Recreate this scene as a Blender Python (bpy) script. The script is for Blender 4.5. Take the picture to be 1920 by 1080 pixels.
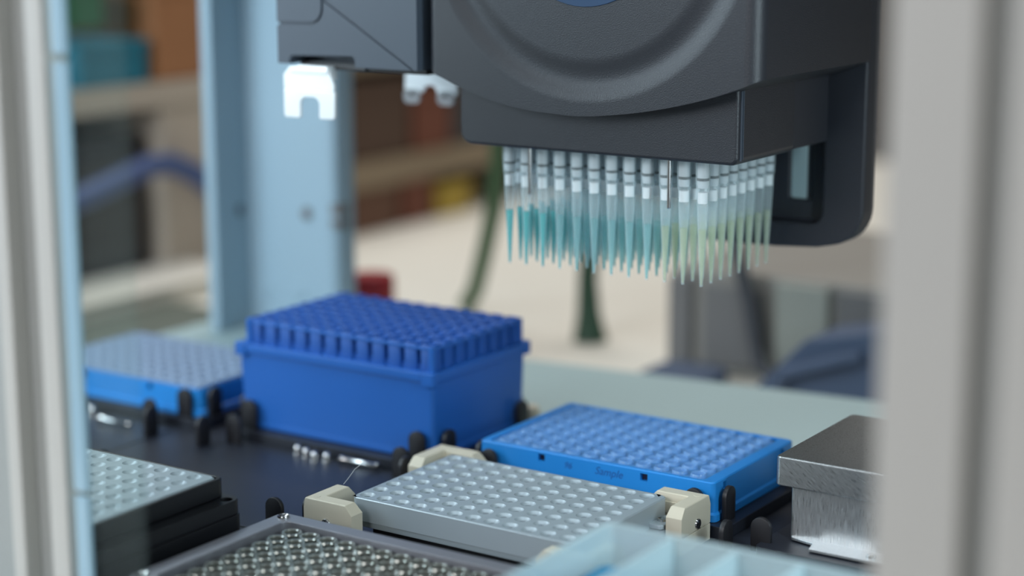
import bpy, bmesh, math, random
from mathutils import Vector, Matrix
from mathutils.geometry import tessellate_polygon
random.seed(7)
for o in list(bpy.data.objects): bpy.data.objects.remove(o)
SC = bpy.context.scene
COL = SC.collection
MM = 0.001                       # everything below is measured in millimetres
PI = math.pi

# ------------------------------------------------------------------ camera
cam = bpy.data.cameras.new('camera')
cam_o = bpy.data.objects.new('camera', cam); COL.objects.link(cam_o)
YAW, PITCH, ROLL = math.radians(-33.591), math.radians(11.6596), math.radians(-0.0983)
CPOS = Vector((468.34, -595.09, 244.71))
fwd = Vector((math.sin(YAW)*math.cos(PITCH), math.cos(YAW)*math.cos(PITCH), -math.sin(PITCH)))
rgt = Vector((math.cos(YAW), -math.sin(YAW), 0)); upv = rgt.cross(fwd)
c_, s_ = math.cos(ROLL), math.sin(ROLL)
rgt, upv = c_*rgt + s_*upv, -s_*rgt + c_*upv
M = Matrix((rgt, upv, -fwd)).transposed().to_4x4()
M.translation = CPOS*MM
cam_o.matrix_world = M
cam.sensor_width = 36.0; cam.lens = 3517.4/1920*36
cam.clip_start = 0.02; cam.clip_end = 60
cam.dof.use_dof = True; cam.dof.focus_distance = 0.783; cam.dof.aperture_fstop = 3.4
SC.camera = cam_o

# ------------------------------------------------------------------ view, world, lamps
SC.view_settings.view_transform = 'Standard'
SC.view_settings.look = 'None'
SC.view_settings.gamma = 1.0
SC.view_settings.exposure = 0.0
SC.view_settings.use_curve_mapping = False
SC.cycles.transparent_max_bounces = 48
SC.cycles.max_bounces = 10
w = bpy.data.worlds.new('room_light'); SC.world = w; w.use_nodes = True
w.node_tree.nodes['Background'].inputs[0].default_value = (0.92, 0.97, 1.0, 1)
w.node_tree.nodes['Background'].inputs[1].default_value = 0.12

def area(name, loc, target, sx, sy, power, color):
    l = bpy.data.lights.new(name, 'AREA'); l.shape = 'RECTANGLE'
    l.size = sx*MM; l.size_y = sy*MM; l.energy = power; l.color = color
    o = bpy.data.objects.new(name, l); COL.objects.link(o)
    o.location = Vector(loc)*MM
    d = (Vector(target)-Vector(loc)).normalized()
    o.rotation_euler = d.to_track_quat('-Z', 'Y').to_euler()
    return o
# led strip under the added light-blocking panel, window light from the left, ceiling lamp of the room, added front fill
area('led_strip', (-335, 40, 318), (20, 60, 40), 460, 50, 1.15, (0.76, 0.92, 1.0))
area('led_strip_top', (60, 20, 326), (60, 30, 0), 320, 30, 0.25, (0.80, 0.94, 1.0))
area('led_bar_right', (392, -40, 200), (120, 80, 150), 14, 240, 0.7, (0.74, 0.92, 1.0))
area('window_light', (-560, -420, 330), (20, 60, 60), 320, 420, 3.4, (0.70, 0.88, 1.0))
area('ceiling_lamp', (-500, 1100, 1700), (-500, 900, 0), 1400, 900, 27, (1.0, 0.97, 0.92))
area('front_fill', (-40, -1750, 820), (60, 40, 0), 900, 450, 15, (0.98, 0.98, 1.0))  # unseen front lamp added to brighten wells and posts

# ------------------------------------------------------------------ materials
def lin(c):
    out = []
    for v in c:
        v /= 255.0
        out.append(v/12.92 if v <= 0.04045 else ((v+0.055)/1.055)**2.4)
    return (*out, 1)
def mat(name, rgb, rough=0.5, metal=0.0, bump=None, spec=0.5, coat=0, var=None, sss=0):
    m = bpy.data.materials.new(name); m.use_nodes = True
    nt = m.node_tree; b = nt.nodes['Principled BSDF']
    b.inputs['Base Color'].default_value = lin(rgb)
    b.inputs['Roughness'].default_value = rough; b.inputs['Metallic'].default_value = metal
    b.inputs['Specular IOR Level'].default_value = spec
    b.inputs['Coat Weight'].default_value = coat
    if sss:
        b.inputs['Subsurface Weight'].default_value = sss
        b.inputs['Subsurface Radius'].default_value = (0.002, 0.002, 0.002)
    tc = nt.nodes.new('ShaderNodeTexCoord')
    def noise(scale, detail, stretch):
        mp = nt.nodes.new('ShaderNodeMapping'); mp.inputs['Scale'].default_value = stretch
        nt.links.new(tc.outputs['Object'], mp.inputs['Vector'])
        n = nt.nodes.new('ShaderNodeTexNoise'); n.inputs['Scale'].default_value = scale; n.inputs['Detail'].default_value = detail
        nt.links.new(mp.outputs['Vector'], n.inputs['Vector']); return n, mp
    if bump:
        sc, st, stretch, rot = (list(bump)+[(1, 1, 1), (0, 0, 0)])[:4] if len(bump) < 4 else bump
        n, mp = noise(sc, 3, stretch); mp.inputs['Rotation'].default_value = rot
        bm_ = nt.nodes.new('ShaderNodeBump'); bm_.inputs['Strength'].default_value = st; bm_.inputs['Distance'].default_value = 0.0003
        nt.links.new(n.outputs['Fac'], bm_.inputs['Height']); nt.links.new(bm_.outputs['Normal'], b.inputs['Normal'])
    if var:
        sc, amt = var
        n, mp = noise(sc, 3, (1, 1, 1))
        mx = nt.nodes.new('ShaderNodeMix'); mx.data_type = 'RGBA'
        mx.inputs['A'].default_value = [v*(1-amt) for v in lin(rgb)[:3]]+[1]
        mx.inputs['B'].default_value = [min(1, v*(1+amt)) for v in lin(rgb)[:3]]+[1]
        nt.links.new(n.outputs['Fac'], mx.inputs['Factor']); nt.links.new(mx.outputs['Result'], b.inputs['Base Color'])
    return m
def clear(name, rgb, fac, rough=0.15, tint=(255, 255, 255), edge=0.0):
    """translucent plastic or glass: a share of the surface scatters and shines, the rest lets light through"""
    m = bpy.data.materials.new(name); m.use_nodes = True
    nt = m.node_tree; b = nt.nodes['Principled BSDF']; out = nt.nodes['Material Output']
    b.inputs['Base Color'].default_value = lin(rgb); b.inputs['Roughness'].default_value = rough
    t = nt.nodes.new('ShaderNodeBsdfTransparent'); t.inputs[0].default_value = lin(tint)
    mx = nt.nodes.new('ShaderNodeMixShader')
    lw = nt.nodes.new('ShaderNodeLayerWeight'); lw.inputs['Blend'].default_value = 0.35
    ma = nt.nodes.new('ShaderNodeMath'); ma.operation = 'MULTIPLY_ADD'; ma.use_clamp = True
    ma.inputs[1].default_value = edge; ma.inputs[2].default_value = fac
    nt.links.new(lw.outputs['Facing'], ma.inputs[0]); nt.links.new(ma.outputs[0], mx.inputs[0])
    nt.links.new(t.outputs[0], mx.inputs[1]); nt.links.new(b.outputs[0], mx.inputs[2])
    nt.links.new(mx.outputs[0], out.inputs['Surface'])
    return m

M_ = dict(
    charcoal=mat('charcoal_plastic', (38, 40, 46), 0.4, bump=(2000, 0.45)),
    charcoal2=mat('charcoal_smooth', (40, 42, 49), 0.5, bump=(1800, 0.12)),
    gripgrey=mat('gripper_plastic', (68, 77, 89), 0.5, bump=(2200, 0.2)),
    black=mat('black_plastic', (22, 23, 27), 0.38),
    groove=mat('groove_black', (14, 14, 17), 0.7),
    deck=mat('black_deck', (32, 35, 44), 0.45, var=(9, 0.25)),
    pad=mat('black_nest', (31, 34, 43), 0.42),
    tab=mat('tab_black', (30, 29, 33), 0.45),
    base=mat('pale_worktop', (158, 178, 180), 0.45),
    alu=mat('blasted_aluminium', (172, 183, 190), 0.42, 0.32),
    alub=mat('grey_block', (160, 172, 178), 0.42, 0.25),
    alud=mat('anodised_frame', (158, 158, 166), 0.4, 0.6),
    steel=mat('steel', (200, 200, 200), 0.2, 1.0),
    bright=mat('bright_steel', (244, 248, 250), 0.25, 0.1),
    rim=mat('tube_rim_metal', (150, 152, 146), 0.2, 0.6),
    rackfloor=mat('rack_floor', (70, 78, 74), 0.35, 0.3),
    blue=mat('blue_polypropylene', (36, 134, 212), 0.38, sss=0.05, var=(40, 0.06)),
    bluetop=mat('blue_plate_top', (80, 134, 190), 0.4),
    bluebox=mat('deep_blue_plastic', (34, 98, 180), 0.42, sss=0.03, var=(30, 0.06)),
    bluecell=mat('deep_blue_cells', (26, 84, 164), 0.48),
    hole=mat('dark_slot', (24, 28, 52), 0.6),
    beige=mat('beige_printed_plastic', (206, 196, 176), 0.5, bump=(2500, 0.05, (0.05, 0.05, 1.6), (0, 0, 0))),
    lidtop=mat('brushed_lid', (186, 190, 192), 0.34, 1.0, bump=(900, 0.22, (1, 0.06, 0.3), (0.5, 0.9, 0.5))),
    brushed=mat('brushed_steel', (206, 210, 212), 0.3, 1.0, bump=(2600, 0.3, (1, 1, 0.05), (0, 0, 0))),
    postw=mat('white_profile', (206, 203, 198), 0.5),
    postg=mat('grey_profile_and_shade', (168, 170, 168), 0.55),  # plain grey on bench legs; on posts, groove shade put into the colour
    column=mat('painted_column', (150, 175, 190), 0.45),
    white=mat('white_filter', (240, 243, 245), 0.7),
    mandrel=mat('mandrel_grey', (206, 214, 219), 0.3),
    rubber=mat('black_rubber', (16, 17, 20), 0.5),
    tip=clear('tip_polypropylene', (224, 242, 246), 0.2, 0.12, edge=0.3),
    foot=clear('clear_foot', (210, 215, 218), 0.4, 0.15),
    well=clear('clear_wells', (130, 175, 222), 0.45, 0.12, edge=0.4),
    frost=mat('frosted_well_plate', (128, 148, 174), 0.4),
    trough=clear('trough_plastic', (222, 238, 242), 0.58, 0.4, tint=(236, 247, 250)),
    glass=clear('glass_pane', (190, 205, 205), 0.035, 0.03, tint=(250, 253, 252)),
    glassedge=clear('glass_edge', (176, 208, 226), 0.92, 0.15, tint=(200, 230, 240)),
    liq_teal=clear('teal_liquid', (0, 200, 200), 0.75, 0.1, tint=(90, 228, 228)),
    liq_mid=clear('pale_teal_liquid', (150, 215, 218), 0.3, 0.1, tint=(205, 240, 240)),
    liq_green=clear('pale_green_liquid', (222, 230, 196), 0.26, 0.1, tint=(236, 240, 222)),
    liq_blue=clear('cyan_liquid', (0, 140, 190), 0.9, 0.1),
    ink=mat('marker_ink', (24, 84, 156), 0.6),
    emblem=mat('blue_emblem', (14, 50, 84), 0.5),
    red=mat('red_cap', (150, 28, 40), 0.5),
    bottle=clear('bottle_plastic', (205, 208, 205), 0.6, 0.2),
    bench=mat('bench_laminate', (228, 224, 214), 0.5, var=(3, 0.04)),
    hose=mat('green_hose', (66, 96, 62), 0.5),
    hose_d=mat('dark_green_hose', (40, 74, 56), 0.5),
    cable=mat('dark_cable', (66, 68, 74), 0.6),
    brown=mat('brown_carton', (104, 74, 58), 0.8, var=(12, 0.2)),
    redbrown=mat('red_brown_carton', (112, 66, 50), 0.8, var=(12, 0.2)),
    tan=mat('tan_board', (140, 124, 102), 0.7, var=(8, 0.12)),
    dkbrown=mat('dark_brown_carton', (84, 64, 52), 0.8, var=(12, 0.2)),
    yellow=mat('yellow_carton', (176, 150, 60), 0.7),
    teal=mat('teal_bin', (20, 116, 140), 0.5),
    orangeb=mat('orange_carton', (168, 116, 78), 0.7, var=(12, 0.15)),
    greenb=mat('green_bin', (34, 104, 64), 0.5),
    greyb=mat('grey_green_box_and_shade', (96, 104, 96), 0.6),  # also colours the painted shade patch on the bench
    shelf=mat('shelf_board', (190, 178, 164), 0.6),
    dark=mat('dark_equipment', (58, 58, 60), 0.5),
    navy=mat('navy_plastic', (62, 84, 132), 0.5),
    navy2=mat('navy_fabric', (70, 84, 108), 0.8),
    greyi=mat('grey_instrument', (142, 138, 132), 0.6),
    greyi2=mat('grey_green_panel', (150, 152, 144), 0.6),
    greyd=mat('dark_grey_panel', (110, 108, 108), 0.6),
    wall=mat('painted_wall', (112, 108, 104), 0.8, var=(2, 0.04)),
    floorm=mat('vinyl_floor', (150, 148, 142), 0.5, var=(4, 0.06)),
    fibre=mat('fibre', (190, 190, 190), 0.5),
)
# diagonal scratches on the lid's skirt: stretched noise drives the roughness of both steels
for key, stretch, rot in (('lidtop', (1, 1, 0.05), (0, 0.9, 0)), ('brushed', (1, 1, 0.03), (0, 0, 0))):
    nt = M_[key].node_tree; b = nt.nodes['Principled BSDF']
    tc = nt.nodes.new('ShaderNodeTexCoord'); mp = nt.nodes.new('ShaderNodeMapping')
    mp.inputs['Rotation'].default_value = rot
    mp2 = nt.nodes.new('ShaderNodeMapping'); mp2.inputs['Scale'].default_value = stretch
    n = nt.nodes.new('ShaderNodeTexNoise'); n.inputs['Scale'].default_value = 5000; n.inputs['Detail'].default_value = 4
    mr = nt.nodes.new('ShaderNodeMapRange'); mr.inputs['From Min'].default_value = 0.3; mr.inputs['From Max'].default_value = 0.7
    mr.inputs['To Min'].default_value = 0.2; mr.inputs['To Max'].default_value = 0.5
    nt.links.new(tc.outputs['Object'], mp.inputs['Vector']); nt.links.new(mp.outputs['Vector'], mp2.inputs['Vector'])
    nt.links.new(mp2.outputs['Vector'], n.inputs['Vector']); nt.links.new(n.outputs['Fac'], mr.inputs['Value'])
    nt.links.new(mr.outputs['Result'], b.inputs['Roughness'])
    if key == 'lidtop':
        bmp = [x for x in nt.nodes if x.type == 'BUMP'][0]; nt.links.new(n.outputs['Fac'], bmp.inputs['Height'])

# ------------------------------------------------------------------ mesh helpers
def rrect(x0, x1, y0, y1, r, n=5):
    p = []
    for cx, cy, a in ((x1-r, y1-r, 0), (x0+r, y1-r, 90), (x0+r, y0+r, 180), (x1-r, y0+r, 270)):
        for k in range(n+1):
            t = math.radians(a+90*k/n); p.append((cx+r*math.cos(t), cy+r*math.sin(t)))
    return p
class MB:
    def __init__(s): s.v = []; s.f = []
    def add(s, vs, fs):
        b = len(s.v); s.v += [tuple(v) for v in vs]; s.f += [tuple(i+b for i in f) for f in fs]; return s
    def box(s, x0, x1, y0, y1, z0, z1):
        v = [(x, y, z) for z in (z0, z1) for y in (y0, y1) for x in (x0, x1)]
        return s.add(v, [(0, 2, 3, 1), (4, 5, 7, 6), (0, 1, 5, 4), (2, 6, 7, 3), (0, 4, 6, 2), (1, 3, 7, 5)])
    def prism(s, pts, a, b, axis='z'):
        n = len(pts)
        pl = {'z': lambda p, h: (p[0], p[1], h), 'y': lambda p, h: (p[0], h, p[1]), 'x': lambda p, h: (h, p[0], p[1])}[axis]
        v = [pl(p, a) for p in pts]+[pl(p, b) for p in pts]
        f = [tuple(range(n))[::-1], tuple(range(n, 2*n))]+[(i, (i+1) % n, n+(i+1) % n, n+i) for i in range(n)]
        return s.add(v, f)
    def loft(s, rings, cap0=True, cap1=True):
        n = len(rings[0]); v = [p for r in rings for p in r]; f = []
        for k in range(len(rings)-1):
            f += [(k*n+i, k*n+(i+1) % n, (k+1)*n+(i+1) % n, (k+1)*n+i) for i in range(n)]
        if cap0: f.append(tuple(range(n))[::-1])
        if cap1: f.append(tuple(range((len(rings)-1)*n, len(rings)*n)))
        return s.add(v, f)
    def lathe(s, prof, c=(0, 0, 0), n=16, axis='z', caps=(False, False), closed=False):
        rings = []
        for r, h in prof:
            ring = []
            for i in range(n):
                a = 2*PI*i/n; p, q = r*math.cos(a), r*math.sin(a)
                ring.append({'z': (c[0]+p, c[1]+q, c[2]+h), 'y': (c[0]+p, c[1]+h, c[2]+q), 'x': (c[0]+h, c[1]+p, c[2]+q)}[axis])
            rings.append(ring)
        if closed: rings.append(rings[0])
        return s.loft(rings, *caps)
    def tube(s, pts, r, n=10):
        pts = [Vector(p) for p in pts]; rings = []
        rs = r if isinstance(r, (list, tuple)) else [r]*len(pts)
        for i, p in enumerate(pts):
            d = (pts[min(i+1, len(pts)-1)]-pts[max(i-1, 0)]).normalized()
            a = d.orthogonal().normalized() if i == 0 else (a-d*a.dot(d)).normalized()
            b = d.cross(a)
            rings.append([tuple(p+rs[i]*(math.cos(2*PI*k/n)*a+math.sin(2*PI*k/n)*b)) for k in range(n)])
        return s.loft(rings)
    def mesh(s, name, org=(0, 0, 0), bevel=0, seg=2, smooth=35, weld=False):
        bm = bmesh.new(); o = Vector(org)
        vs = [bm.verts.new((Vector(v)-o)*MM) for v in s.v]
        for f in s.f:
            try: bm.faces.new([vs[i] for i in f])
            except ValueError: pass
        if weld: bmesh.ops.remove_doubles(bm, verts=bm.verts, dist=2e-6)
        bmesh.ops.recalc_face_normals(bm, faces=bm.faces)
        if bevel:
            es = [e for e in bm.edges if len(e.link_faces) == 2 and e.calc_face_angle(0) > math.radians(30)]
            bmesh.ops.bevel(bm, geom=es, offset=bevel*MM, segments=seg, profile=0.5, affect='EDGES', clamp_overlap=True)
        me = bpy.data.meshes.new(name); bm.to_mesh(me); bm.free()
        if smooth:
            me.polygons.foreach_set('use_smooth', [True]*len(me.polygons)); me.set_sharp_from_angle(angle=math.radians(smooth))
        return me
ORG = {}
def thing(name, loc, label, cat, group=None):
    o = bpy.data.objects.new(name, None); COL.objects.link(o); o.location = Vector(loc)*MM
    o.empty_display_size = 0.01
    o['label'] = label; o['category'] = cat
    if group: o['group'] = group
    ORG[o.name] = loc
    return o
def put(name, me, m, parent=None, loc=None, label=None):
    o = bpy.data.objects.new(name, me); COL.objects.link(o)
    if m is not None and not me.materials: me.materials.append(m)
    if parent is not None:
        o.parent = parent; ORG[o.name] = ORG[parent.name]
        if loc is not None: o.location = (Vector(loc)-Vector(ORG[parent.name]))*MM; ORG[o.name] = loc
    elif loc is not None: o.location = Vector(loc)*MM; ORG[o.name] = loc
    if label: o['label'] = label
    return o
def weighted(o):
    md = o.modifiers.new('normals', 'WEIGHTED_NORMAL'); md.keep_sharp = True; md.weight = 100
    return o
def part(name, mb, m, parent, label=None, **k):
    o = put(name, mb.mesh(name, ORG[parent.name], **k), M_[m], parent, label=label)
    return weighted(o) if k.get('bevel') else o
def piece(name, me, parent, loc, label=None):
    """a small repeated piece sharing mesh data, placed at loc (mm)"""
    return put(name, me, None, parent, loc, label)
def shared(mb, name, m, **k):
    me = mb.mesh(name, (0, 0, 0), **k); me.materials.append(M_[m]); return me
def single(name, mb, m, loc, label, cat, group=None, **k):
    o = put(name, mb.mesh(name, loc, **k), M_[m], None, loc); o['label'] = label; o['category'] = cat
    if group: o['group'] = group
    return o
def struct(name, mb, m, **k):
    o = put(name, mb.mesh(name, (0, 0, 0), **k), M_[m], None, (0, 0, 0)); o['kind'] = 'structure'; return o
def cut(o, cutters, bevel=0, smooth=35, seg=2):
    """boolean differences, applied to the mesh"""
    tmp = []
    org = ORG[o.name]
    for c in cutters:
        t = bpy.data.objects.new('cutter', c.mesh('cutter', org, smooth=0)); COL.objects.link(t)
        t.parent = o.parent; t.location = o.location; tmp.append(t)
        md = o.modifiers.new('b', 'BOOLEAN'); md.operation = 'DIFFERENCE'; md.object = t; md.solver = 'EXACT'
    bpy.context.view_layer.update()
    me = bpy.data.meshes.new_from_object(o.evaluated_get(bpy.context.evaluated_depsgraph_get()))
    o.modifiers.clear()
    old = o.data; nm = old.name
    if bevel:
        bm = bmesh.new(); bm.from_mesh(me)
        bmesh.ops.remove_doubles(bm, verts=bm.verts, dist=1e-6)
        bmesh.ops.dissolve_limit(bm, angle_limit=0.01, verts=bm.verts, edges=bm.edges)
        es = [e for e in bm.edges if len(e.link_faces) == 2 and e.calc_face_angle(0) > math.radians(32)]
        bmesh.ops.bevel(bm, geom=es, offset=bevel*MM, segments=seg, profile=0.5, affect='EDGES', clamp_overlap=True)
        bm.to_mesh(me); bm.free()
    me.polygons.foreach_set('use_smooth', [True]*len(me.polygons)); me.set_sharp_from_angle(angle=math.radians(smooth))
    o.data = me
    for t in tmp: bpy.data.objects.remove(t)
    bpy.data.meshes.remove(old); me.name = nm
    if not [x for x in o.modifiers if x.type == 'WEIGHTED_NORMAL']: weighted(o)
def holed(mb, gx, gy, nx, ny, outline, zt, zb, prof, pitch=9.0, seg=16, cham=0.5, inset=None):
    """a slab with a grid of round wells; gx, gy = first well; prof = [(radius, depth) ...], last one is closed"""
    h = pitch/2
    per = []
    for i in range(nx):
        for j in range(ny):
            cx, cy = gx+i*pitch, gy+j*pitch
            sq, rings = [], [[] for _ in prof]
            for k in range(seg):
                a = 2*PI*k/seg; c, s = math.cos(a), math.sin(a); m = max(abs(c), abs(s))
                sq.append((cx+h*c/m, cy+h*s/m, zt))
                for q, (r, d) in enumerate(prof): rings[q].append((cx+r*c, cy+r*s, zt-d))
            mb.loft([sq]+rings, cap0=False, cap1=True)
    # border between the grid and the rounded outline
    step = h*math.tan(2*PI/seg) if seg == 16 else h
    X0, X1, Y0, Y1 = gx-h, gx+(nx-1)*pitch+h, gy-h, gy+(ny-1)*pitch+h
    offs = sorted({round(h*math.tan(2*PI*k/seg), 6) for k in range(seg) if abs(math.sin(2*PI*k/seg)) <= abs(math.cos(2*PI*k/seg))+1e-9})
    xs = sorted({round(gx+i*pitch+t, 5) for i in range(nx) for t in offs}); ys = sorted({round(gy+j*pitch+t, 5) for j in range(ny) for t in offs})
    inner = [(x, Y0) for x in xs[:-1]]+[(X1, y) for y in ys[:-1]]+[(x, Y1) for x in xs[:0:-1]]+[(X0, y) for y in ys[:0:-1]]
    mx, my = (X0+X1)/2, (Y0+Y1)/2
    top = inset or [(p[0]-math.copysign(cham, p[0]-mx), p[1]-math.copysign(cham, p[1]-my)) for p in outline]
    tv = [Vector((*p, 0)) for p in top]; iv = [Vector((*p, 0)) for p in inner]
    tris = tessellate_polygon([tv, iv]); allp = [(p.x, p.y, zt) for p in tv+iv]
    mb.add(allp, tris)
    n = len(outline)
    mb.loft([[(*p, zb) for p in outline], [(*p, zt-cham) for p in outline], [(*p, zt) for p in top]], cap0=True, cap1=False)
    return mb
ORD = 'first second third fourth fifth sixth seventh eighth ninth tenth eleventh twelfth'.split()

# ================================================================== THE ROOM
struct('floor', MB().box(-4000, 3000, -3000, 4500, -920, -900), 'floorm')
struct('wall_back', MB().box(-4000, 3000, 2400, 2440, -900, 1900), 'wall')
struct('wall_left', MB().box(-1440, -1400, -3000, 2400, -900, 1900), 'wall')

# lab bench under the instrument
t = thing('lab_bench', (-300, 500, -900), 'long cream laminate lab bench carrying the instrument and the blurred boxes', 'bench')
part('bench_top', MB().box(-1200, 700, -420, 1500, -90, -60), 'bench', t, bevel=3)
leg = shared(MB().box(-25, 25, -25, 25, 0, 810), 'bench_leg', 'postg')
for x, y in ((-1150, -370), (650, -370), (-1150, 1450), (650, 1450)): piece('leg', leg, t, (x, y, -900))

# ================================================================== THE INSTRUMENT
ins = thing('liquid_handler', (0, 0, -60), 'pale framed bench instrument with black deck, rear column and front posts', 'lab instrument')
part('base_panel', MB().prism([(-352, -190), (420, -190), (420, 372), (-352, 284)], -60, -21), 'base', ins, bevel=2,
     label='pale grey base panel behind the black deck')
part('deck_plate', MB().box(-345, 415, -152, 174, -21, -19.5), 'deck', ins, bevel=0.5)
# nests: back row raised, two further rows lower; each carries upright locating tabs
def tab_mesh(w, h, name):
    pts = [(-w/2, 0), (w/2, 0)]+[(w/2*math.cos(a*PI/10), h-w/2+w/2*math.sin(a*PI/10)) for a in range(11)]
    m = MB().prism(pts, -1.1, 1.1, 'y')
    return shared(m, name, 'tab', bevel=0.3)
TABM = tab_mesh(9, 15, 'tab')
def nest(x0, x1, y0, y1, z, tabs):
    n = part('nest', MB().prism(rrect(x0, x1, y0, y1, 4), -19.5, z), 'pad', ins, bevel=0.5)
    for x, y, along_x in tabs:
        o = piece('locating_tab', TABM, n, (x, y, z))
        if not along_x: o.rotation_euler.z = PI/2
def corner_tabs(x0, x1, y0, y1, skip=()):
    """two tabs at each corner of the plate footprint, just outside it"""
    T = []
    for cx, sx in ((x0, 1), (x1, -1)):
        for cy, sy in ((y0, 1), (y1, -1)):
            T.append((cx+sx*9, cy-sy*1.8, True)); T.append((cx-sx*1.8, cy+sy*9, False))
    return [q for k, q in enumerate(T) if k not in skip]
nest(-300, -172, 84, 172, -14, corner_tabs(-298, -176, 87.5, 165.5))
nest(-157, -25, 84, 173, -14, corner_tabs(-151.5, -29.5, 89, 169.5))
nest(-7, 127, 81, 169, -14, corner_tabs(-3, 120.5, 83.5, 164.5))
nest(146, 284, 68, 169, -14.2, [])
nest(-304, -186, -17, 79, -19, corner_tabs(-302, -190, -14, 73))
nest(-158, -16, -17, 79, -19, corner_tabs(-152, -30.5, -12, 74))
nest(127, 268, -17, 79, -19, corner_tabs(137, 264, -11, 74, (6, 7)))
nest(-158, -17, -146, -25, -19, [])
nest(-15, 114, -130, -30, -19, [])
nest(128, 290, -145, -28, -19, [])
# shiny spring pins on the deck in front of the deep nests
pin = shared(MB().lathe([(0.01, 4.2), (1.2, 3.9), (1.9, 2.8), (1.9, 0), (2.6, 0), (2.6, -0.6)], n=14, caps=(False, True)), 'spring_pin', 'steel')
for x, y in ((-106, 80.5), (-99, 78.5), (-92, 76), (-86, 78), (-246, 78), (-242, 76)):
    piece('spring_pin', pin, ins, (x, y, -18.9 if y < 79 else -18.9))
rod = shared(MB().lathe([(0.01, -12), (1.4, -11.6), (1.9, -10.5), (1.3, -9.5), (1.3, 9.5), (1.9, 10.5), (1.4, 11.6), (0.01, 12)], axis='x', n=12), 'spring_rod', 'steel')
for x, y in ((-67, 79), (-217, 67)):
    piece('spring_rod', rod, ins, (x, y, -16.9))
kn = MB().lathe([(0.01, 13), (3, 12.6), (4.2, 11), (4.2, 4), (3, 2), (3, 0)], (-37, 184, -21), n=18)
part('thumb_screw', kn, 'beige', ins, label='small beige knob behind the deep blue box')
# rear column: fin, web and rounded main face
col = MB()
col.prism([(-330, 262), (-322, 262), (-320.5, 292), (-258, 292), (-252.5, 294.5), (-250, 299), (-249.5, 310), (-330, 310)], -21, 330)
colo = part('rear_column', col, 'column', ins, bevel=1.2, label='pale blue grey painted rear column')
scr = shared(MB().lathe([(0.01, -2.4), (2.6, -2.2), (3.8, -1.2), (4, 0)], axis='y', n=16), 'column_screw', 'greyd')
piece('screw', scr, colo, (-273.3, 292, 55))
cap_ = shared(MB().lathe([(0.01, -1.0), (5, -1.0), (6, 0)], axis='y', n=18), 'column_plug', 'column')
for x in (-308, -282): piece('plug', cap_, colo, (x, 292, 5))
hs = shared(MB().lathe([(0.01, -0.1), (3.6, -0.1), (3.6, 0.3)], axis='x', n=14), 'column_hole', 'dark')
o = piece('screw_hole', hs, colo, (-320.9, 284, 54)); o.rotation_euler.z = PI
kb = part('latch', MB().box(-256, -248.6, 292.5, 303, 47, 62), 'greyd', colo, bevel=1.5)
part('latch_bar', MB().box(-257, -248.2, 291.6, 303.4, 53.4, 55.6), 'column', colo)
# gantry rail above the frame that the head and the gripper ride on
part('gantry_rail', MB().box(-330, 400, 212, 262, 262, 300), 'charcoal2', ins, bevel=2)
part('gantry_shelf', MB().box(-330, 400, 70, 262, 300, 306), 'charcoal2', ins, bevel=1)
part('added_light_shield', MB().box(-345, 420, -168, 262, 332, 338), 'postw', ins, bevel=1)  # unseen panel added to keep room light off the interior
# front posts of extruded profile with grooves, their shade painted as a greyer body
def profile_post(x0, pieces, name, z0=-60, z1=330):
    """pieces: list of (x offset, width, y front, material)"""
    main = None
    for k, (dx, wd, yf, m) in enumerate(pieces):
        mbx = MB().box(x0+dx, x0+dx+wd, yf, -143, z0, z1)
        if main is None: main = part(name, mbx, m, ins, bevel=0.8)
        else: part('rib', MB().box(x0+dx, x0+dx+wd, yf, -153.5, z0, z1), m, main, bevel=0.9)
profile_post(-58, [(0, 45, -154, 'postg'), (23, 6.6, -161, 'postw'), (43, 9, -161, 'postw')], 'front_post')
profile_post(292, [(0, 60, -156, 'postg'), (0, 23, -164, 'postw'), (31, 20, -164, 'postw')], 'front_post')
# glass front: sliding pane with its bright edge strip in three lengths
part('glass_pane', MB().box(-2, 26, -158.2, -154.6, -19, 330), 'glass', ins, bevel=0.3, label='clear sliding front pane')
for a, b in ((-19, 43), (45, 193), (195.5, 330)):
    part('edge_strip', MB().box(-2.6, 3.6, -160.5, -158.3, a, b), 'glassedge', ins, bevel=0.5)

# ================================================================== PIPETTING HEAD
head = thing('pipetting_head', (50, 140, 137), 'charcoal plastic pipetting head with round dished cover above the tips', 'pipetting head')
lo = part('lower_housing', MB().prism([(-19.5, 170)]+[(-13.5-6*math.cos(math.radians(a)), 143-6*math.sin(math.radians(a))) for a in range(0, 91, 10)]+[(117-0+3.5*math.sin(math.radians(a)), 140.5-3.5*math.cos(math.radians(a))) for a in range(0, 91, 15)]+[(120.5, 170)], 97, 152, 'y'), 'charcoal', head, bevel=1.6, seg=3)
part('rear_block', MB().prism(rrect(-16, 119.3, 152, 190, 2), 137.8, 172), 'charcoal2', head, bevel=0.8)
part('edge_trim', MB().prism([(119.8, 99.2), (120.9, 99.2), (120.9, 100.1), (119.8, 100.1)], 139, 168).prism([(120.2, 100.9), (121.0, 100.9), (121.0, 101.4), (120.2, 101.4)], 139.5, 168), 'gripgrey', lo)
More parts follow.
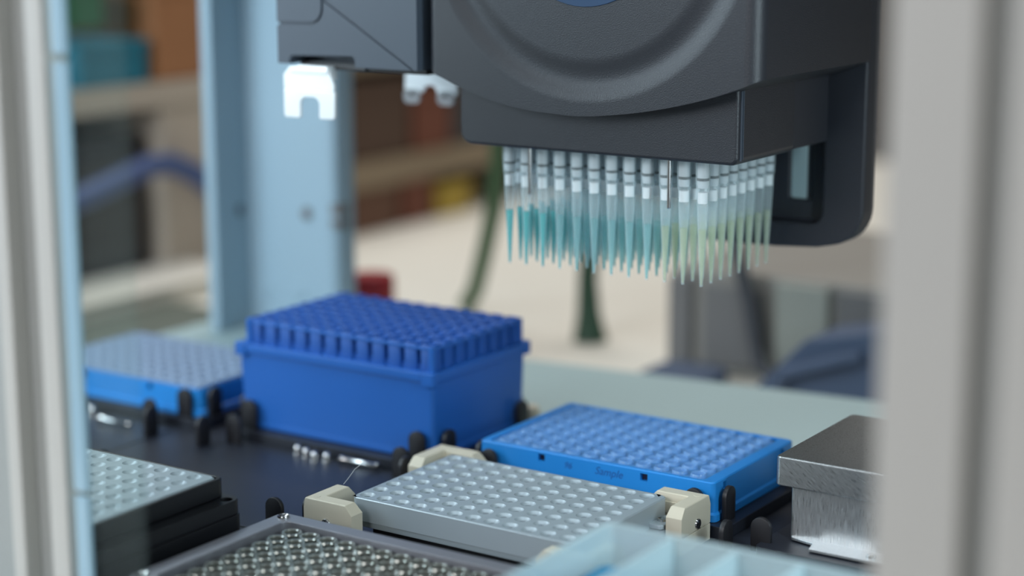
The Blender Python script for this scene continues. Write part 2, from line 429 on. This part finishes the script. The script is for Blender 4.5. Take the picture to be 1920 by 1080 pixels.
# cover with arched lower edge
UF, UX0, UX1 = 86.0, -29.5, 135.0
plan = []
for (cx, cy, r, a0) in ((UX1-7, UF+7, 7, 270), (UX1-1, 198-1, 1, 0), (UX0+1, 198-1, 1, 90), (UX0+5, UF+5, 5, 180)):
    for k in range(8):
        a = math.radians(a0+90*k/7); plan.append((cx+r*math.cos(a), cy+r*math.sin(a)))
uh = part('cover_housing', MB().prism(plan, 140, 262), 'charcoal', head, smooth=40)
arc = [(-60, 190), (-30.5, 171.6), (-21, 167.4), (-10, 163.2), (4, 159.2), (21, 156.2), (38, 154.9), (52, 154.7), (66, 156), (80, 158), (96, 161.2), (112, 165.4), (126, 170.2), (135.2, 174.2), (160, 186)]
def smooth_line(p, n=4):
    out = []
    for i in range(len(p)-1):
        p0, p1, p2, p3 = p[max(i-1, 0)], p[i], p[i+1], p[min(i+2, len(p)-1)]
        for k in range(n):
            t = k/n
            out.append(tuple(0.5*(2*p1[q]+(p2[q]-p0[q])*t+(2*p0[q]-5*p1[q]+4*p2[q]-p3[q])*t*t+(3*p1[q]-p0[q]-3*p2[q]+p3[q])*t**3) for q in (0, 1)))
    return out+[p[-1]]
arc_s = smooth_line(arc)
below = MB().prism([(-60, 100)]+arc_s+[(160, 100)], 60, 230, 'y')
DC = (52, 86, 241)
ring = MB().lathe([(81, -1), (81, 0.0), (79, 0.3), (77, 0.8), (75, 1.5), (73, 2.1), (71, 2.4), (69, 2.3), (67, 2.0), (65, 1.5), (63, 1.1), (61, 1.0), (0.05, 1.0), (0.05, -1)], (DC[0], UF, DC[2]), n=96, axis='y', closed=True)
cut(uh, [below, ring], smooth=14)
part('emblem', MB().lathe([(0.01, -0.4), (40, -0.4), (40.4, 0.4), (0.01, 0.4)], (DC[0], UF+1.0, DC[2]), n=64, axis='y'), 'emblem', uh, label='dark blue round emblem at the dish centre')
# carriage plate with pocket and see-through slot
cpts = [(54, 262), (54, 84.5), (90, 85), (111, 86.5)]+[(116+18*math.sin(math.radians(a)), 106-18*math.cos(math.radians(a))) for a in range(10, 91, 10)]+[(134, 262)]
ca = part('carriage_plate', MB().prism(cpts, 198, 211.5, 'y'), 'charcoal2', head)
pocket = MB().prism(rrect(60, 113.5, 97.5, 176, 6), 190, 206, 'y')
slot = MB().prism(rrect(93.6, 104.5, 107.5, 150, 1.5), 190, 250, 'y')
cut(ca, [pocket, slot], bevel=1.6, seg=3, smooth=40)
part('slot_rail', MB().box(92.5, 101.2, 207.5, 210, 106, 172), 'base', head, bevel=0.3, label='pale rail strip seen through the carriage slot')
part('slot_back', MB().box(101.2, 106, 208.5, 211, 106, 172), 'charcoal2', head)
part('carriage_neck', MB().box(20, 130, 198, 211.5, 200, 299), 'charcoal2', head, bevel=1)
mand = shared(MB().lathe([(2.5, 137.2), (2.5, 126), (2.2, 124.6), (0.01, 124.6)], (0, 0, 0), n=14), 'mandrel', 'mandrel')
oring = shared(MB().lathe([(2.5, 129.0), (2.85, 128.9), (2.95, 128.4), (2.85, 127.9), (2.5, 127.8)], (0, 0, 0), n=14), 'o_ring', 'rubber')
TX, TY = -1.1, 110.0
pinm = shared(MB().lathe([(0.85, 138), (0.85, 115.8), (0.6, 115.5), (0.01, 115.5)], n=12), 'ejector_pin', 'steel')
for x in (14, 85): piece('ejector_pin', pinm, head, (x, 103.6, 0))
shell = shared(MB().lathe([(3.25, 136.9), (3.2, 130), (2.95, 123.8), (2.62, 123.0), (2.5, 118), (2.02, 106.5), (0.68, 81.7), (0.3, 81.7)], n=16), 'tip_body', 'tip')
filt = shared(MB().lathe([(0.01, 122.8), (2.25, 122.8), (2.15, 118), (0.01, 118)], n=14), 'filter', 'white')
liqs = {k: shared(MB().lathe([(0.01, 106.4), (1.68, 106.5), (0.42, 82.4), (0.01, 82.3)], n=12), k, k) for k in ('liq_teal', 'liq_mid', 'liq_green')}
for j in range(8):
    for i in range(12):
        x, y = TX+9*i, TY+9*j
        kind = 'liq_teal' if i <= 2 else ('liq_mid' if i <= 8 else 'liq_green')
        word = {'liq_teal': 'teal', 'liq_mid': 'pale teal', 'liq_green': 'pale green'}[kind]
        m_ = piece('mandrel', mand, head, (x, y, 0)); piece('o_ring', oring, m_, (x, y, 0))
        row = 'front' if j == 0 else ('back' if j == 7 else ORD[j])
        tip = thing('pipette_tip', (x, y, 81.7), f'frosted pipette tip with {word} liquid, {ORD[i]} from the left in {row} row', 'pipette tip', 'pipette tips on the head')
        piece('tip_body', shell, tip, (x, y, 0)); piece('filter', filt, tip, (x, y, 0), 'white filter plug')
        piece('liquid', liqs[kind], tip, (x, y, 0), word+' liquid')

# ================================================================== GRIPPER
gr = thing('gripper', (-75, 130, 171), 'blue grey gripper housing with white forked fingers left of the head', 'gripper')
gh = part('gripper_housing', MB().box(-115, -33.6, 84, 182, 170, 262), 'gripgrey', gr)
gcuts = [MB().prism([(-108, 150), (-108, 172.5), (-106.5, 174), (-70.5, 175), (-69, 173.5), (-69, 150)], 80, 96, 'y'),
         MB().prism([(-86.6, 200.6), (-85.4, 200.6), (-35.2, 170.2), (-36.4, 170.0), (-86.6, 199.4)], 80, 84.9, 'y'),
         MB().prism([(-100, 215), (-86, 200.4), (-86.6, 199.4), (-102, 215)], 80, 84.9, 'y'),
         MB().box(-120, -33, 120, 178, 160, 172)]
ga = [(-120, 188.0), (-95, 188.4)]+[(-95+8*math.sin(math.radians(a)), 196.4-8*math.cos(math.radians(a))) for a in range(0, 91, 10)]+[(-87, 270)]
gb = [(p[0]-0.0, p[1]) for p in ga]
inner_ = [(-120, 189.3), (-95, 189.7)]+[(-95+6.7*math.sin(math.radians(a)), 196.4-6.7*math.cos(math.radians(a))) for a in range(0, 91, 10)]+[(-88.3, 270)]
gcuts.append(MB().prism(ga+inner_[::-1], 80, 85.2, 'y'))
gcuts.append(MB().box(-116, -114.3, 80, 90, 187.6, 188.8))
cut(gh, gcuts, bevel=0.7, smooth=40)
part('gripper_base', MB().box(-108, -34, 92, 172, 167.5, 171), 'black', gr, bevel=0.5)
part('finger_slide', MB().box(-104, -68, 90.5, 98, 167.5, 170.2), 'dark', gr, bevel=0.6)
# front finger: upper plate, joggle, forked lower plate
ff = MB()
ff.prism([(-111.0, 158.6), (-111.2, 165), (-107.4, 168.8), (-85, 169.7), (-81.0, 161.4), (-81.0, 158.4)], 83.0, 84.8, 'y')
fork = [(-109.6, 158.6), (-109.6, 146), (-108.8, 145.2), (-100.7, 145.2), (-99.9, 146), (-99.8, 152.5), (-98.6, 154.4), (-96.4, 155.2), (-91.5, 155.2), (-89.4, 154.4), (-88.3, 152.6), (-88.6, 146), (-87.8, 145.3), (-80.3, 145.5), (-79.4, 146.3), (-79, 158.3)]
ff2 = MB().prism(fork, 81.2, 83.0, 'y')
fo = part('gripper_finger', ff, 'bright', gr, bevel=0.4, label='bright front finger with forked plate')
part('fork_plate', ff2, 'bright', fo, bevel=0.4)
part('fold', MB().box(-106.5, -84, 82.2, 84, 166.2, 168.6), 'bright', fo, bevel=0.5)
part('finger_mount', MB().box(-104, -86, 84.8, 92, 163, 169.5), 'bright', fo, bevel=0.4)
rf = [(-108.5, 151), (-107.8, 159), (-101, 160), (-95, 163.5), (-88, 163.5), (-76, 154.8), (-75.8, 150.2), (-77, 148.6), (-87.4, 148.6), (-88.4, 150.8), (-89.4, 152.6), (-91.5, 153.3), (-93.4, 153.3), (-95.8, 152.3), (-97, 149.8), (-98, 149.0), (-107.6, 149.6)]
ro = part('gripper_finger', MB().prism(rf, 174.2, 176, 'y'), 'bright', gr, bevel=0.4, label='bright rear finger with two clear feet')
part('finger_arm', MB().box(-97, -86, 176, 181, 160, 171), 'bright', ro, bevel=0.3)
for x in (-103, -82):
    f_ = part('clear_foot', MB().prism(rrect(x-5.2, x+5.2, 143.6, 151, 3), 172.4, 174.2, 'y'), 'foot', ro, bevel=0.4)
    part('foot_screw', MB().lathe([(0.01, -0.8), (1, -0.7), (1.3, 0)], (x, 172.4, 149.2), axis='y', n=12), 'dark', ro)

# ================================================================== LABWARE ON THE DECK
# --- aluminium block with conical wells, on a heater between four beige corner brackets
bl = thing('well_block', (50, 32, -19), 'silver aluminium 96-well block between beige corner brackets', 'well block')
b1 = part('block', holed(MB(), 0, 0, 12, 8, rrect(-4.9, 106.3, -4.9, 68.1, 3.2), 0, -10, [(3.3, 0), (2.6, 0.72), (1.7, 1.0), (1.5, 1.05), (1.4, 8)]), 'alu', bl, weld=True, smooth=34)
part('block_foot', MB().prism(rrect(-3.9, 105.3, -3.9, 67.1, 3), -13, -10), 'alub', bl, bevel=0.6)
part('heater', MB().box(0, 100, 3, 61, -19, -13), 'black', bl, bevel=0.5)
cl = part('clamp_tab', MB().prism(rrect(104, 112.5, 52, 66, 2), -9.5, -7.6), 'alu', bl, bevel=0.5)
part('screw', MB().lathe([(0.01, 0.3), (1.0, 0.35), (2.0, 0.9), (2.2, 0)], (109, 58.5, -7.6), n=16), 'steel', cl)
part('adapter_plate', MB().prism(rrect(104.5, 112.5, 8, 72, 1), -14, -10), 'alud', bl, bevel=0.4)
# brackets: L shaped corners with chamfered arm ends
def bracket(cx, cy, sx, sy, label, screw_x=True):
    L_, th = 25.5, 7.5
    b = thing('corner_bracket', (cx, cy, -19), label, 'bracket', 'beige brackets around the block')
    def L(u, v): return (cx+sx*u, cy+sy*v)
    def arm(l0, l1, zb, zt, c):                       # arm along u with chamfered top end
        return l0, l1
    pl = [(0, 0), (L_, 0), (L_, th), (th, th), (th, L_), (0, L_)]
    def ring(z, ins=0.0, end=0.0):
        q = [(ins, ins), (L_-end, ins), (L_-end, th-ins), (th-ins, th-ins), (th-ins, L_-end), (ins, L_-end)]
        return [(*L(*p), z) for p in q]
    mbk = MB().loft([ring(-11.6), ring(-3.4), ring(0.3, 0.5, 3.4), ring(0.6, 0.9, 3.8)])
    part('bracket_top', mbk, 'beige', b, bevel=0.3)
    part('bracket_foot', MB().loft([ring(-19, 0), ring(-11.9, 0), ]), 'beige', b, bevel=0.25)
    # recess plate on the inside, screw on the outside, bore in the corner
    part('inset', MB().box(*sorted((cx+sx*11.5, cx+sx*19.5)), *sorted((cy+sy*(th+0.35), cy+sy*(th-0.3))), -8.2, -3.2), 'beige', b, bevel=0.2)
    hd = [(0.01, -0.9), (1.5, -0.9), (2.1, -0.6), (2.3, 0)]
    if screw_x == 'x':
        s = MB().lathe([(r, -sx*h*-1) for r, h in hd], (cx, cy+sy*11.5, -8.9), axis='x', n=16)
        sl = MB().box(*sorted((cx-sx*0.85, cx-sx*1.05)), cy+sy*11.5-0.4, cy+sy*11.5+0.4, -10.8, -7.0)
    else:
        s = MB().lathe([(r, sy*h) for r, h in hd], (cx+sx*12, cy, -8.9), axis='y', n=16)
        sl = MB().box(cx+sx*12-0.4, cx+sx*12+0.4, *sorted((cy-sy*0.85, cy-sy*1.05)), -10.8, -7.0)
    so = part('screw', s, 'steel', b); part('screw_slot', sl, 'groove', so)
    part('bore', MB().lathe([(0.01, 0.72), (1.7, 0.72), (1.9, 0.5)], (*L(4, 4), 0), n=16), 'beige', b)
bracket(-20, -18, 1, 1, 'beige corner bracket left of the aluminium block, nearest the black unit', 'y')
bracket(-18, 78, 1, -1, 'blurred beige corner bracket behind the block, below the deep blue box', 'y')
bracket(121, 78.5, -1, -1, 'beige corner bracket with slotted screw in front of the blue plate corner', 'x')
bracket(121, -18, -1, 1, 'beige corner bracket mostly hidden by the pale trough, its tip at the trough edge', 'x')
# --- loose fibre on the bracket
single('loose_fibre', MB().tube([(-16, 4, 1.1), (-15.5, 6.5, 3), (-14.5, 10, 6.5), (-12, 14, 9.5)], 0.12, 6), 'fibre', (-16, 4, 1.1), 'thin loose fibre standing on the left beige bracket', 'fibre')

# --- grey 96-well block in black housing on the left
gu = thing('heater_unit', (-90, -97, -19), 'black heater unit with grey 96-well top behind the left post', 'heater')
part('well_top', holed(MB(), -138, -125.5, 12, 8, rrect(-143.5, -31.6, -131, -57.2, 3), 17.4, 12, [(3.2, 0), (2.5, 0.72), (1.5, 1.05), (0.8, 1.2), (0.7, 2.5)]), 'alub', gu, weld=True, smooth=34)
hs_ = part('housing', MB().prism(rrect(-146, -29.2, -133.5, -55, 4), 9.4, 17.2), 'black', gu, bevel=0.5)
cut(hs_, [MB().prism(rrect(-144.2, -30.9, -131.7, -56.5, 3.3), 11.9, 30)], bevel=0.3)
fl = part('flange', MB().prism(rrect(-154, -22.4, -141, -52.6, 5), 3.2, 9.2), 'black', gu)
cut(fl, [MB().lathe([(0.01, 20), (2.6, 20), (2.6, 4), (0.01, 4)], (-26.3, -58.2, 0), n=20)], bevel=0.35)
part('screw', MB().lathe([(0.01, 6.8), (1.2, 6.9), (2.0, 6.4), (2.0, 4)], (-26.3, -58.2, 0), n=14), 'dark', gu)
part('unit_base', MB().prism(rrect(-154, -22, -141, -52.2, 5), -19, 3.0), 'black', gu, bevel=0.35)

# --- metal rack of tubes at the front edge
tr = thing('tube_rack', (50, -81, -19), 'grey metal frame rack filled with shiny tube mouths at the lower edge', 'tube rack')
fr = part('rack_frame', MB().prism(rrect(-15.5, 114.5, -126.5, -36.5, 3.5), -19, -0.2), 'alud', tr)
cut(fr, [MB().prism(rrect(-7.2, 106.4, -119.5, -44.2, 3.5), -14, 10)], bevel=0.5, smooth=25)
part('rack_floor', MB().box(-7, 106.2, -119.3, -44.4, -14, -12), 'rackfloor', tr)
so = MB().lathe([(0.01, 0.2), (1.1, 0.3), (2.3, 0.9), (2.6, 0.2), (2.6, -0.4)], n=18)
som = shared(so, 'rack_screw', 'steel')
for x, y in ((-10.8, -41.5), (109.8, -41.5), (-10.8, -121.5), (109.8, -121.5)): piece('screw', som, tr, (x, y, -0.2))
tm = shared(MB().lathe([(2.9, -12), (2.9, -2.4), (3.3, -1.9), (4.0, -1.9), (4.3, -2.5), (4.1, -3.2), (3.6, -3.4), (3.5, -12)], n=20), 'tube', 'rim')
for i in range(12):
    for j in range(8): piece('tube', tm, tr, (0.4+9*i, -112.6+9*j, 0))

# --- blue well plate, right
pr_ = thing('blue_well_plate', (59, 124, -14), 'bright blue 96-well plate with clear shiny wells right of the deep box', 'well plate')
body = MB()
def rr3(x0, x1, y0, y1, r, z): return [(*p, z) for p in rrect(x0, x1, y0, y1, r, 4)]
body.loft([rr3(-2.4, 120.2, 84, 164.4, 2.5, -14), rr3(-2.4, 120.2, 84, 164.4, 2.5, -11), rr3(-1.4, 119.2, 85, 163.4, 2.2, -10.2), rr3(-1.2, 119, 85.2, 163.2, 2.2, 2.6), rr3(-0.8, 118.6, 85.6, 162.8, 2, 3.1)])
po = part('skirt', body, 'blue', pr_, smooth=40)
cut(po, [MB().box(30.4, 34, 80, 88, -1.6, 1.7), MB().box(83, 86.7, 80, 88, -1.8, 1.5), MB().box(116, 125, 93.4, 96.4, -1.8, 1.6), MB().box(116, 125, 150, 153, -1.8, 1.6),
         MB().prism(rrect(2.5, 113.2, 87.2, 160.8, 2), 2.2, 8)], smooth=30)
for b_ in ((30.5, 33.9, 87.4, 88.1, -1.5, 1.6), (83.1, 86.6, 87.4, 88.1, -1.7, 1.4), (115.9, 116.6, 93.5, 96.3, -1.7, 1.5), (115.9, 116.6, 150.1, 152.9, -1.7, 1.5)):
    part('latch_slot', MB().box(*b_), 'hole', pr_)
wm = shared(MB().lathe([(3.6, 2.15), (3.5, 3.5), (3.2, 3.9), (2.85, 3.6), (2.5, 1.0), (1.6, -2), (0.01, -2)], n=16), 'well', 'well')
fl2 = part('well_sheet', holed(MB(), 8.6, 92.6, 12, 8, rrect(2.7, 113, 87.4, 160.6, 2), 2.35, 1.0, [(3.4, 0), (3.4, 0.6)], cham=0.1), 'bluetop', pr_, weld=True, smooth=11)
for i in range(12):
    for j in range(8): piece('well', wm, pr_, (8.6+9*i, 92.6+9*j, 0))
def text(body, size, loc, parent, m, axis='y', shear=0.3):
    cu = bpy.data.curves.new('handwriting', 'FONT'); cu.body = body; cu.size = size*MM; cu.shear = shear; cu.extrude = 0.00003
    cu.resolution_u = 3
    tmp = bpy.data.objects.new('handwriting_curve', cu); COL.objects.link(tmp)
    bpy.context.view_layer.update()
    me = bpy.data.meshes.new_from_object(tmp.evaluated_get(bpy.context.evaluated_depsgraph_get()))
    bpy.data.objects.remove(tmp); me.materials.clear()
    me.name = 'handwriting'
    o = put('handwriting', me, M_[m], parent, loc)
    o.rotation_euler = (PI/2, 0, 0) if axis == 'y' else (PI/2, 0, PI/2)
    return o
text('Sample', 5.0, (60, 85.08, -2.6), pr_, 'ink')
text('96', 4.2, (44, 85.08, -2.6), pr_, 'ink')

# --- blue plate with frosted top, far left
pl = thing('frosted_well_plate', (-237, 127, -14), 'bright blue well plate with frosted pale top behind the glass', 'well plate')
body = MB().loft([rr3(-298, -176, 87.4, 166, 2.5, -14), rr3(-298, -176, 87.4, 166, 2.5, -11.5), rr3(-297, -177, 88.2, 165.2, 2.2, -10.8), rr3(-296.8, -177.2, 88.4, 165, 2.2, 0.2)])
po = part('skirt', body, 'blue', pl, smooth=40)
cut(po, [MB().box(-213.5, -210.3, 80, 91, -4.2, -0.9), MB().box(-262, -258.6, 80, 91, -4.2, -0.9)], smooth=30)
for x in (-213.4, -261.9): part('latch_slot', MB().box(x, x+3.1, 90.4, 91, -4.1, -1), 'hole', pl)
part('well_sheet', holed(MB(), -286.3, 95.3, 12, 8, rrect(-295.6, -178.4, 89.4, 164, 2), 1.6, 0.3, [(3.1, 0), (2.9, 0.6), (2.5, 1.29)], cham=0.3), 'frost', pl, weld=True, smooth=11,
     label='frosted pale blue well sheet')

# --- deep blue tip box
tb = thing('tip_box', (-91, 129, -14), 'tall deep blue tip box with a grid of square cells on top', 'tip box')
def rr4(x0, x1, y0, y1, z, r=2.5): return [(*p, z) for p in rrect(x0, x1, y0, y1, r, 4)]
part('box_body', MB().loft([rr4(-150.2, -30.8, 90.2, 168, -14), rr4(-150.2, -30.8, 90.2, 168, -11), rr4(-149.6, -31.4, 90.6, 167.4, -10), rr4(-151, -30.6, 90, 168.4, 24)]), 'bluebox', tb, bevel=0.5)
lidr = part('tray_rim', MB().prism(rrect(-152.5, -29.4, 88.6, 169.6, 3), 24.2, 28.8), 'bluebox', tb, bevel=0.7)
for x in (-152, -36.5):
    part('rim_lug', MB().prism(rrect(x, x+7.5, 87.6, 92, 1.5), 22.6, 29.2), 'bluebox', tb, bevel=0.6)
    part('rim_lug', MB().prism(rrect(x, x+7.5, 166, 171.4, 1.5), 22.6, 29.2), 'bluebox', tb, bevel=0.6)
CP = 9.6
cx0, cy0 = -146.4+CP/2, 90.8+CP/2
part('tray_core', MB().box(cx0-CP/2+2.4, cx0+11.5*CP-2.4, cy0-CP/2+2.4, cy0+7.5*CP-2.4, 28.8, 31.5), 'bluecell', tb)
cell = MB()
h = CP/2
ro_ = [(*p, 0) for p in rrect(-h+0.9, h-0.9, -h+0.9, h-0.9, 1.6, 2)]
n_ = len(ro_)
cell.loft([[(x, y, z) for x, y, _ in rrect_] for z, rrect_ in ((0, ro_), (12.2, ro_))]+[[(x*0.94, y*0.94, 12.7) for x, y, _ in ro_], [(x*0.72, y*0.72, 12.7) for x, y, _ in ro_], [(x*0.6, y*0.6, 4) for x, y, _ in ro_]], cap0=False, cap1=True)
cellm = shared(cell, 'cell', 'bluecell', smooth=30)
for i in range(12):
    for j in range(8): piece('cell', cellm, tb, (cx0+CP*i, cy0+CP*j, 28.8))
# corner posts and ribs that tie the outer cells together
part('top_web', MB().box(cx0-h+0.6, cx0+11.5*CP-0.6, cy0-h+0.6, cy0+7.5*CP-0.6, 39.0, 40.4), 'bluebox', tb, bevel=0.3)
for x in (-146.2, -34.2):
    for y in (90.4, 164):
        part('corner_post', MB().prism(rrect(x, x+3, y, y+3, 0.8), 28.8, 41.2), 'bluebox', tb, bevel=0.3)

# --- steel lidded box, right
sb = thing('steel_box', (213, 118, -14), 'brushed steel box with overhanging lid beside the right post', 'metal box')
part('lid', MB().prism(rrect(149.6, 277, 80, 157, 2.2, 3), 9.2, 21.6), 'lidtop', sb, bevel=1.1, seg=3)
part('lid_seam', MB().box(149.45, 149.75, 81.6, 82.0, 9.4, 20.6), 'dark', sb)
part('box_wall', MB().prism(rrect(154.8, 272, 84, 153, 1.5, 2), -13.2, 9.2), 'brushed', sb, bevel=0.4)
fl3 = part('foot_flange', MB().prism([(155, 85), (156.6, 82.4), (166.8, 80.4), (168.4, 73.2), (262, 73.2), (262, 82), (272, 86), (272, 150), (155, 150)], -14, -12.8), 'brushed', sb, bevel=0.2)
for x in (193.5, 240):
    part('screw', MB().lathe([(0.01, 1.6), (1.3, 1.5), (2.0, 0.8), (2.1, 0)], (x, 77.5, -12.8), n=16), 'steel', sb)
part('washer', MB().lathe([(1.5, 0.6), (4, 0.6), (4.2, 0), (1.5, 0)], (205, 75.5, -12.8), n=20), 'steel', sb)

# --- translucent trough at the front right
tg = thing('reagent_trough', (212, -95, -19), 'pale cyan translucent trough with dividers at the lower right edge', 'trough')
TX0, TX1, TY0, TY1, TZ = 147, 274, -136, -50, 30
th = 2.2
ou = MB()
def trz(x0, x1, y0, y1, z, r): return [(*p, z) for p in rrect(x0, x1, y0, y1, r, 4)]
ou.loft([trz(TX0+3, TX1-3, TY0+3, TY1-3, -19, 3), trz(TX0, TX1, TY0, TY1, TZ, 4), trz(TX0+th, TX1-th, TY0+th, TY1-th, TZ, 3), trz(TX0+th+3, TX1-th-3, TY0+th+3, TY1-th-3, -16, 2)])
part('trough_body', ou, 'trough', tg, smooth=40)
for k in range(1, 5):
    x = TX0+th+(TX1-TX0-2*th)*k/5
    part('divider', MB().loft([[(x-2.4, TY0+5.2, -15.5), (x+2.4, TY0+5.2, -15.5), (x+2.4, TY1-5.2, -15.5), (x-2.4, TY1-5.2, -15.5)],
                               [(x-0.8, TY0+2.4, TZ-0.6), (x+0.8, TY0+2.4, TZ-0.6), (x+0.8, TY1-2.4, TZ-0.6), (x-0.8, TY1-2.4, TZ-0.6)]]), 'trough', tg)
part('liquid', MB().prism(rrect(152.6, 171.0, -128, -62, 2), 8, 18.5), 'liq_blue', tg, label='cyan liquid in the first compartment')

# ================================================================== BEHIND THE INSTRUMENT
# red capped bottle
bo = thing('bottle', (-287, 372, -60), 'bottle with dark red cap behind the deep blue box', 'bottle')
part('bottle_body', MB().lathe([(0.01, 0), (22, 0), (23, 2), (23, 30), (19, 34), (12, 38), (12, 40)], (-287, 372, -60), n=28), 'bottle', bo)
part('cap', MB().lathe([(15.5, 40), (16, 41), (16, 60), (15, 61.5), (0.01, 61.5)], (-287, 372, -60), n=28), 'red', bo, smooth=50)
# hoses
single('green_hose', MB().tube([(-276, 512, 190), (-279, 514, 120), (-281, 516, 62), (-288, 520, 25), (-300, 524, -12), (-312, 530, -40), (-330, 545, -55)], 6.5, 12), 'hose', (-330, 545, -60), 'slack green hose hanging behind the tips on the left', 'hose')
single('dark_green_hose', MB().tube([(-196, 512, 170), (-198, 512, 90), (-200, 512, 20), (-203, 512, -15), (-202, 512, -40), (-200, 511, -60)], [8, 8, 7.5, 7, 8.5, 12.5], 14), 'hose_d', (-200, 511, -60), 'thick dark green hose rising behind the middle of the tips', 'hose')
# brown cartons stacked in a rack along the left side
rk = thing('carton_shelf', (-690, 840, -60), 'open shelf rack of tan boards between column and head', 'shelf')
for z, nm in ((-18, 'board'), (92, 'board')): part('board', MB().box(-780, -596, 735, 1080, z, z+(26 if z < 0 else 14)), 'tan', rk, bevel=1)
for y in (735, 1070): part('upright', MB().box(-780, -600, y, y+10, -60, 200), 'tan', rk)
def carton(x0, x1, y0, y1, z0, z1, m, label, name='carton', cat='box', group=None, flap=True):
    c = thing(name, ((x0+x1)/2, (y0+y1)/2, z0), label, cat, group)
    part('body', MB().box(x0, x1, y0, y1, z0, z1), m, c, bevel=1.5)
    if flap: part('lid', MB().box(x0-1.2, x1+1.2, y0-1.2, y1+1.2, z1-0.2*(z1-z0), z1+1), m, c, bevel=1)
    return c
carton(-770, -600, 748, 818, -60, -20, 'brown', 'brown carton on the bench under the tan shelf board')
carton(-770, -600, 826, 874, -60, -20, 'redbrown', 'red brown carton beside the brown one under the shelf')
carton(-760, -598, 882, 935, -60, -30, 'yellow', 'yellowish carton at the right end under the shelf')
carton(-770, -602, 750, 840, 8.4, 82, 'dkbrown', 'dark brown carton standing on the tan shelf board')
carton(-770, -600, 846, 905, 8.4, 70, 'redbrown', 'reddish carton on the tan shelf beside the dark brown one')
carton(-770, -604, 912, 1010, 8.4, 84, 'dark', 'blackish carton on the tan shelf behind the head')
# left window: shelf with bins, blue hose, dark analyser, cream tray
sh = thing('wall_shelf', (-690, 480, -60), 'cream shelf behind the glass carrying teal and orange bins', 'shelf')
part('board', MB().box(-800, -590, 380, 640, 84, 104), 'shelf', sh, bevel=1)
part('upright', MB().box(-800, -592, 496, 560, -60, 84), 'shelf', sh, bevel=1)
part('upright', MB().box(-800, -640, 370, 380, -60, 104), 'shelf', sh, bevel=1)
carton(-680, -594, 412, 484, 104.4, 138, 'teal', 'blurred teal bin on the cream shelf', 'storage_bin', 'bin')
carton(-790, -690, 400, 486, 104.4, 190, 'greyb', 'grey green box standing behind the teal bin', 'storage_box', 'box')
carton(-684, -600, 395, 446, 150, 186, 'greenb', 'green bin on top of the teal bin', 'storage_bin', 'bin')
carton(-690, -594, 494, 560, 104.4, 190, 'orangeb', 'orange brown carton right of the teal bin', 'carton', 'box')
da = thing('dark_analyser', (-680, 440, -60), 'dark box shaped device under the shelf behind the glass', 'device')
part('body', MB().box(-780, -604, 384, 490, -44, 62), 'dark', da, bevel=4)
part('foot', MB().box(-770, -615, 390, 484, -60, -44), 'dark', da)
part('panel', MB().box(-605, -602, 396, 478, -20, 20), 'black', da, bevel=1)
single('blue_hose', MB().tube([(-560, 340, 22), (-565, 392, 30), (-572, 430, 36), (-576, 465, 42), (-578, 490, 40), (-580, 520, 28), (-580, 548, 8), (-580, 575, -25), (-580, 590, -58)], 9, 12), 'navy', (-580, 590, -60), 'thick navy blue hose arching in front of the dark device', 'hose')
ctr = thing('cream_tray', (-560, 440, -60), 'cream shallow tray on the bench behind the glass', 'tray')
part('tray_body', MB().box(-598, -530, 330, 520, -60, -46), 'bench', ctr, bevel=4)
part('tray_rim', MB().box(-600, -528, 328, 522, -46, -43), 'bench', ctr, bevel=1)
single('bench_shade', MB().prism(rrect(-545, -360, 240, 440, 8), -60, -57), 'greyb', (-450, 340, -60), 'grey green patch of painted shade on the bench left of the column', 'painted shade', bevel=1)  # thin slab whose colour stands for shade on the bench
# right: grey instrument, hanging cable, navy case
gi = thing('grey_instrument', (0, 590, -60), 'grey boxy instrument on the bench behind the right tips', 'instrument')
part('body', MB().box(-122, 200, 485, 680, -59.8, 8), 'greyi', gi, bevel=4)
part('side_rib', MB().box(-121, -104, 479, 486, -59, 2), 'greyd', gi, bevel=2)
part('front_panel', MB().box(-43, -6, 479, 486, -56, 5), 'greyi2', gi, bevel=2)
part('front_panel', MB().box(-96, -52, 481, 486, -56, -2), 'greyd', gi, bevel=2)
part('side_panel', MB().box(0, 130, 479, 486, -56, 4), 'greyd', gi, bevel=2)
single('dark_cable', MB().tube([(-80, 472, 120), (-74, 472, 64), (-66, 472, 20), (-58, 472, -6), (-52, 472, -34), (-47, 470, -50), (-32, 466, -54.4), (0, 462, -54.4)], 5, 10), 'cable', (0, 462, -60), 'dark grey cable hanging down behind the right tips', 'cable')
nc = thing('navy_case', (50, 450, -60), 'navy blue case lying on the bench behind the right post', 'case')
part('case_body', MB().prism([(-36, -59.8), (150, -59.8), (150, 2), (60, 0), (14, -10), (-20, -46)], 402, 450, 'y'), 'navy2', nc, bevel=4)
part('handle', MB().tube([(0, 400, -40), (6, 394, -30), (40, 394, -18), (50, 400, -16)], 4, 10), 'navy2', nc)
single('navy_pouch', MB().prism(rrect(-110, -62, 412, 464, 14), -59.8, -50), 'navy2', (-86, 438, -60), 'flat navy pouch lying on the bench by the cable', 'pouch', bevel=3)
# labware rests on its nest with a hair of clearance
for o_ in (bl, gu, tr, pr_, pl, tb, sb, tg):
    o_.location.z += 0.0003
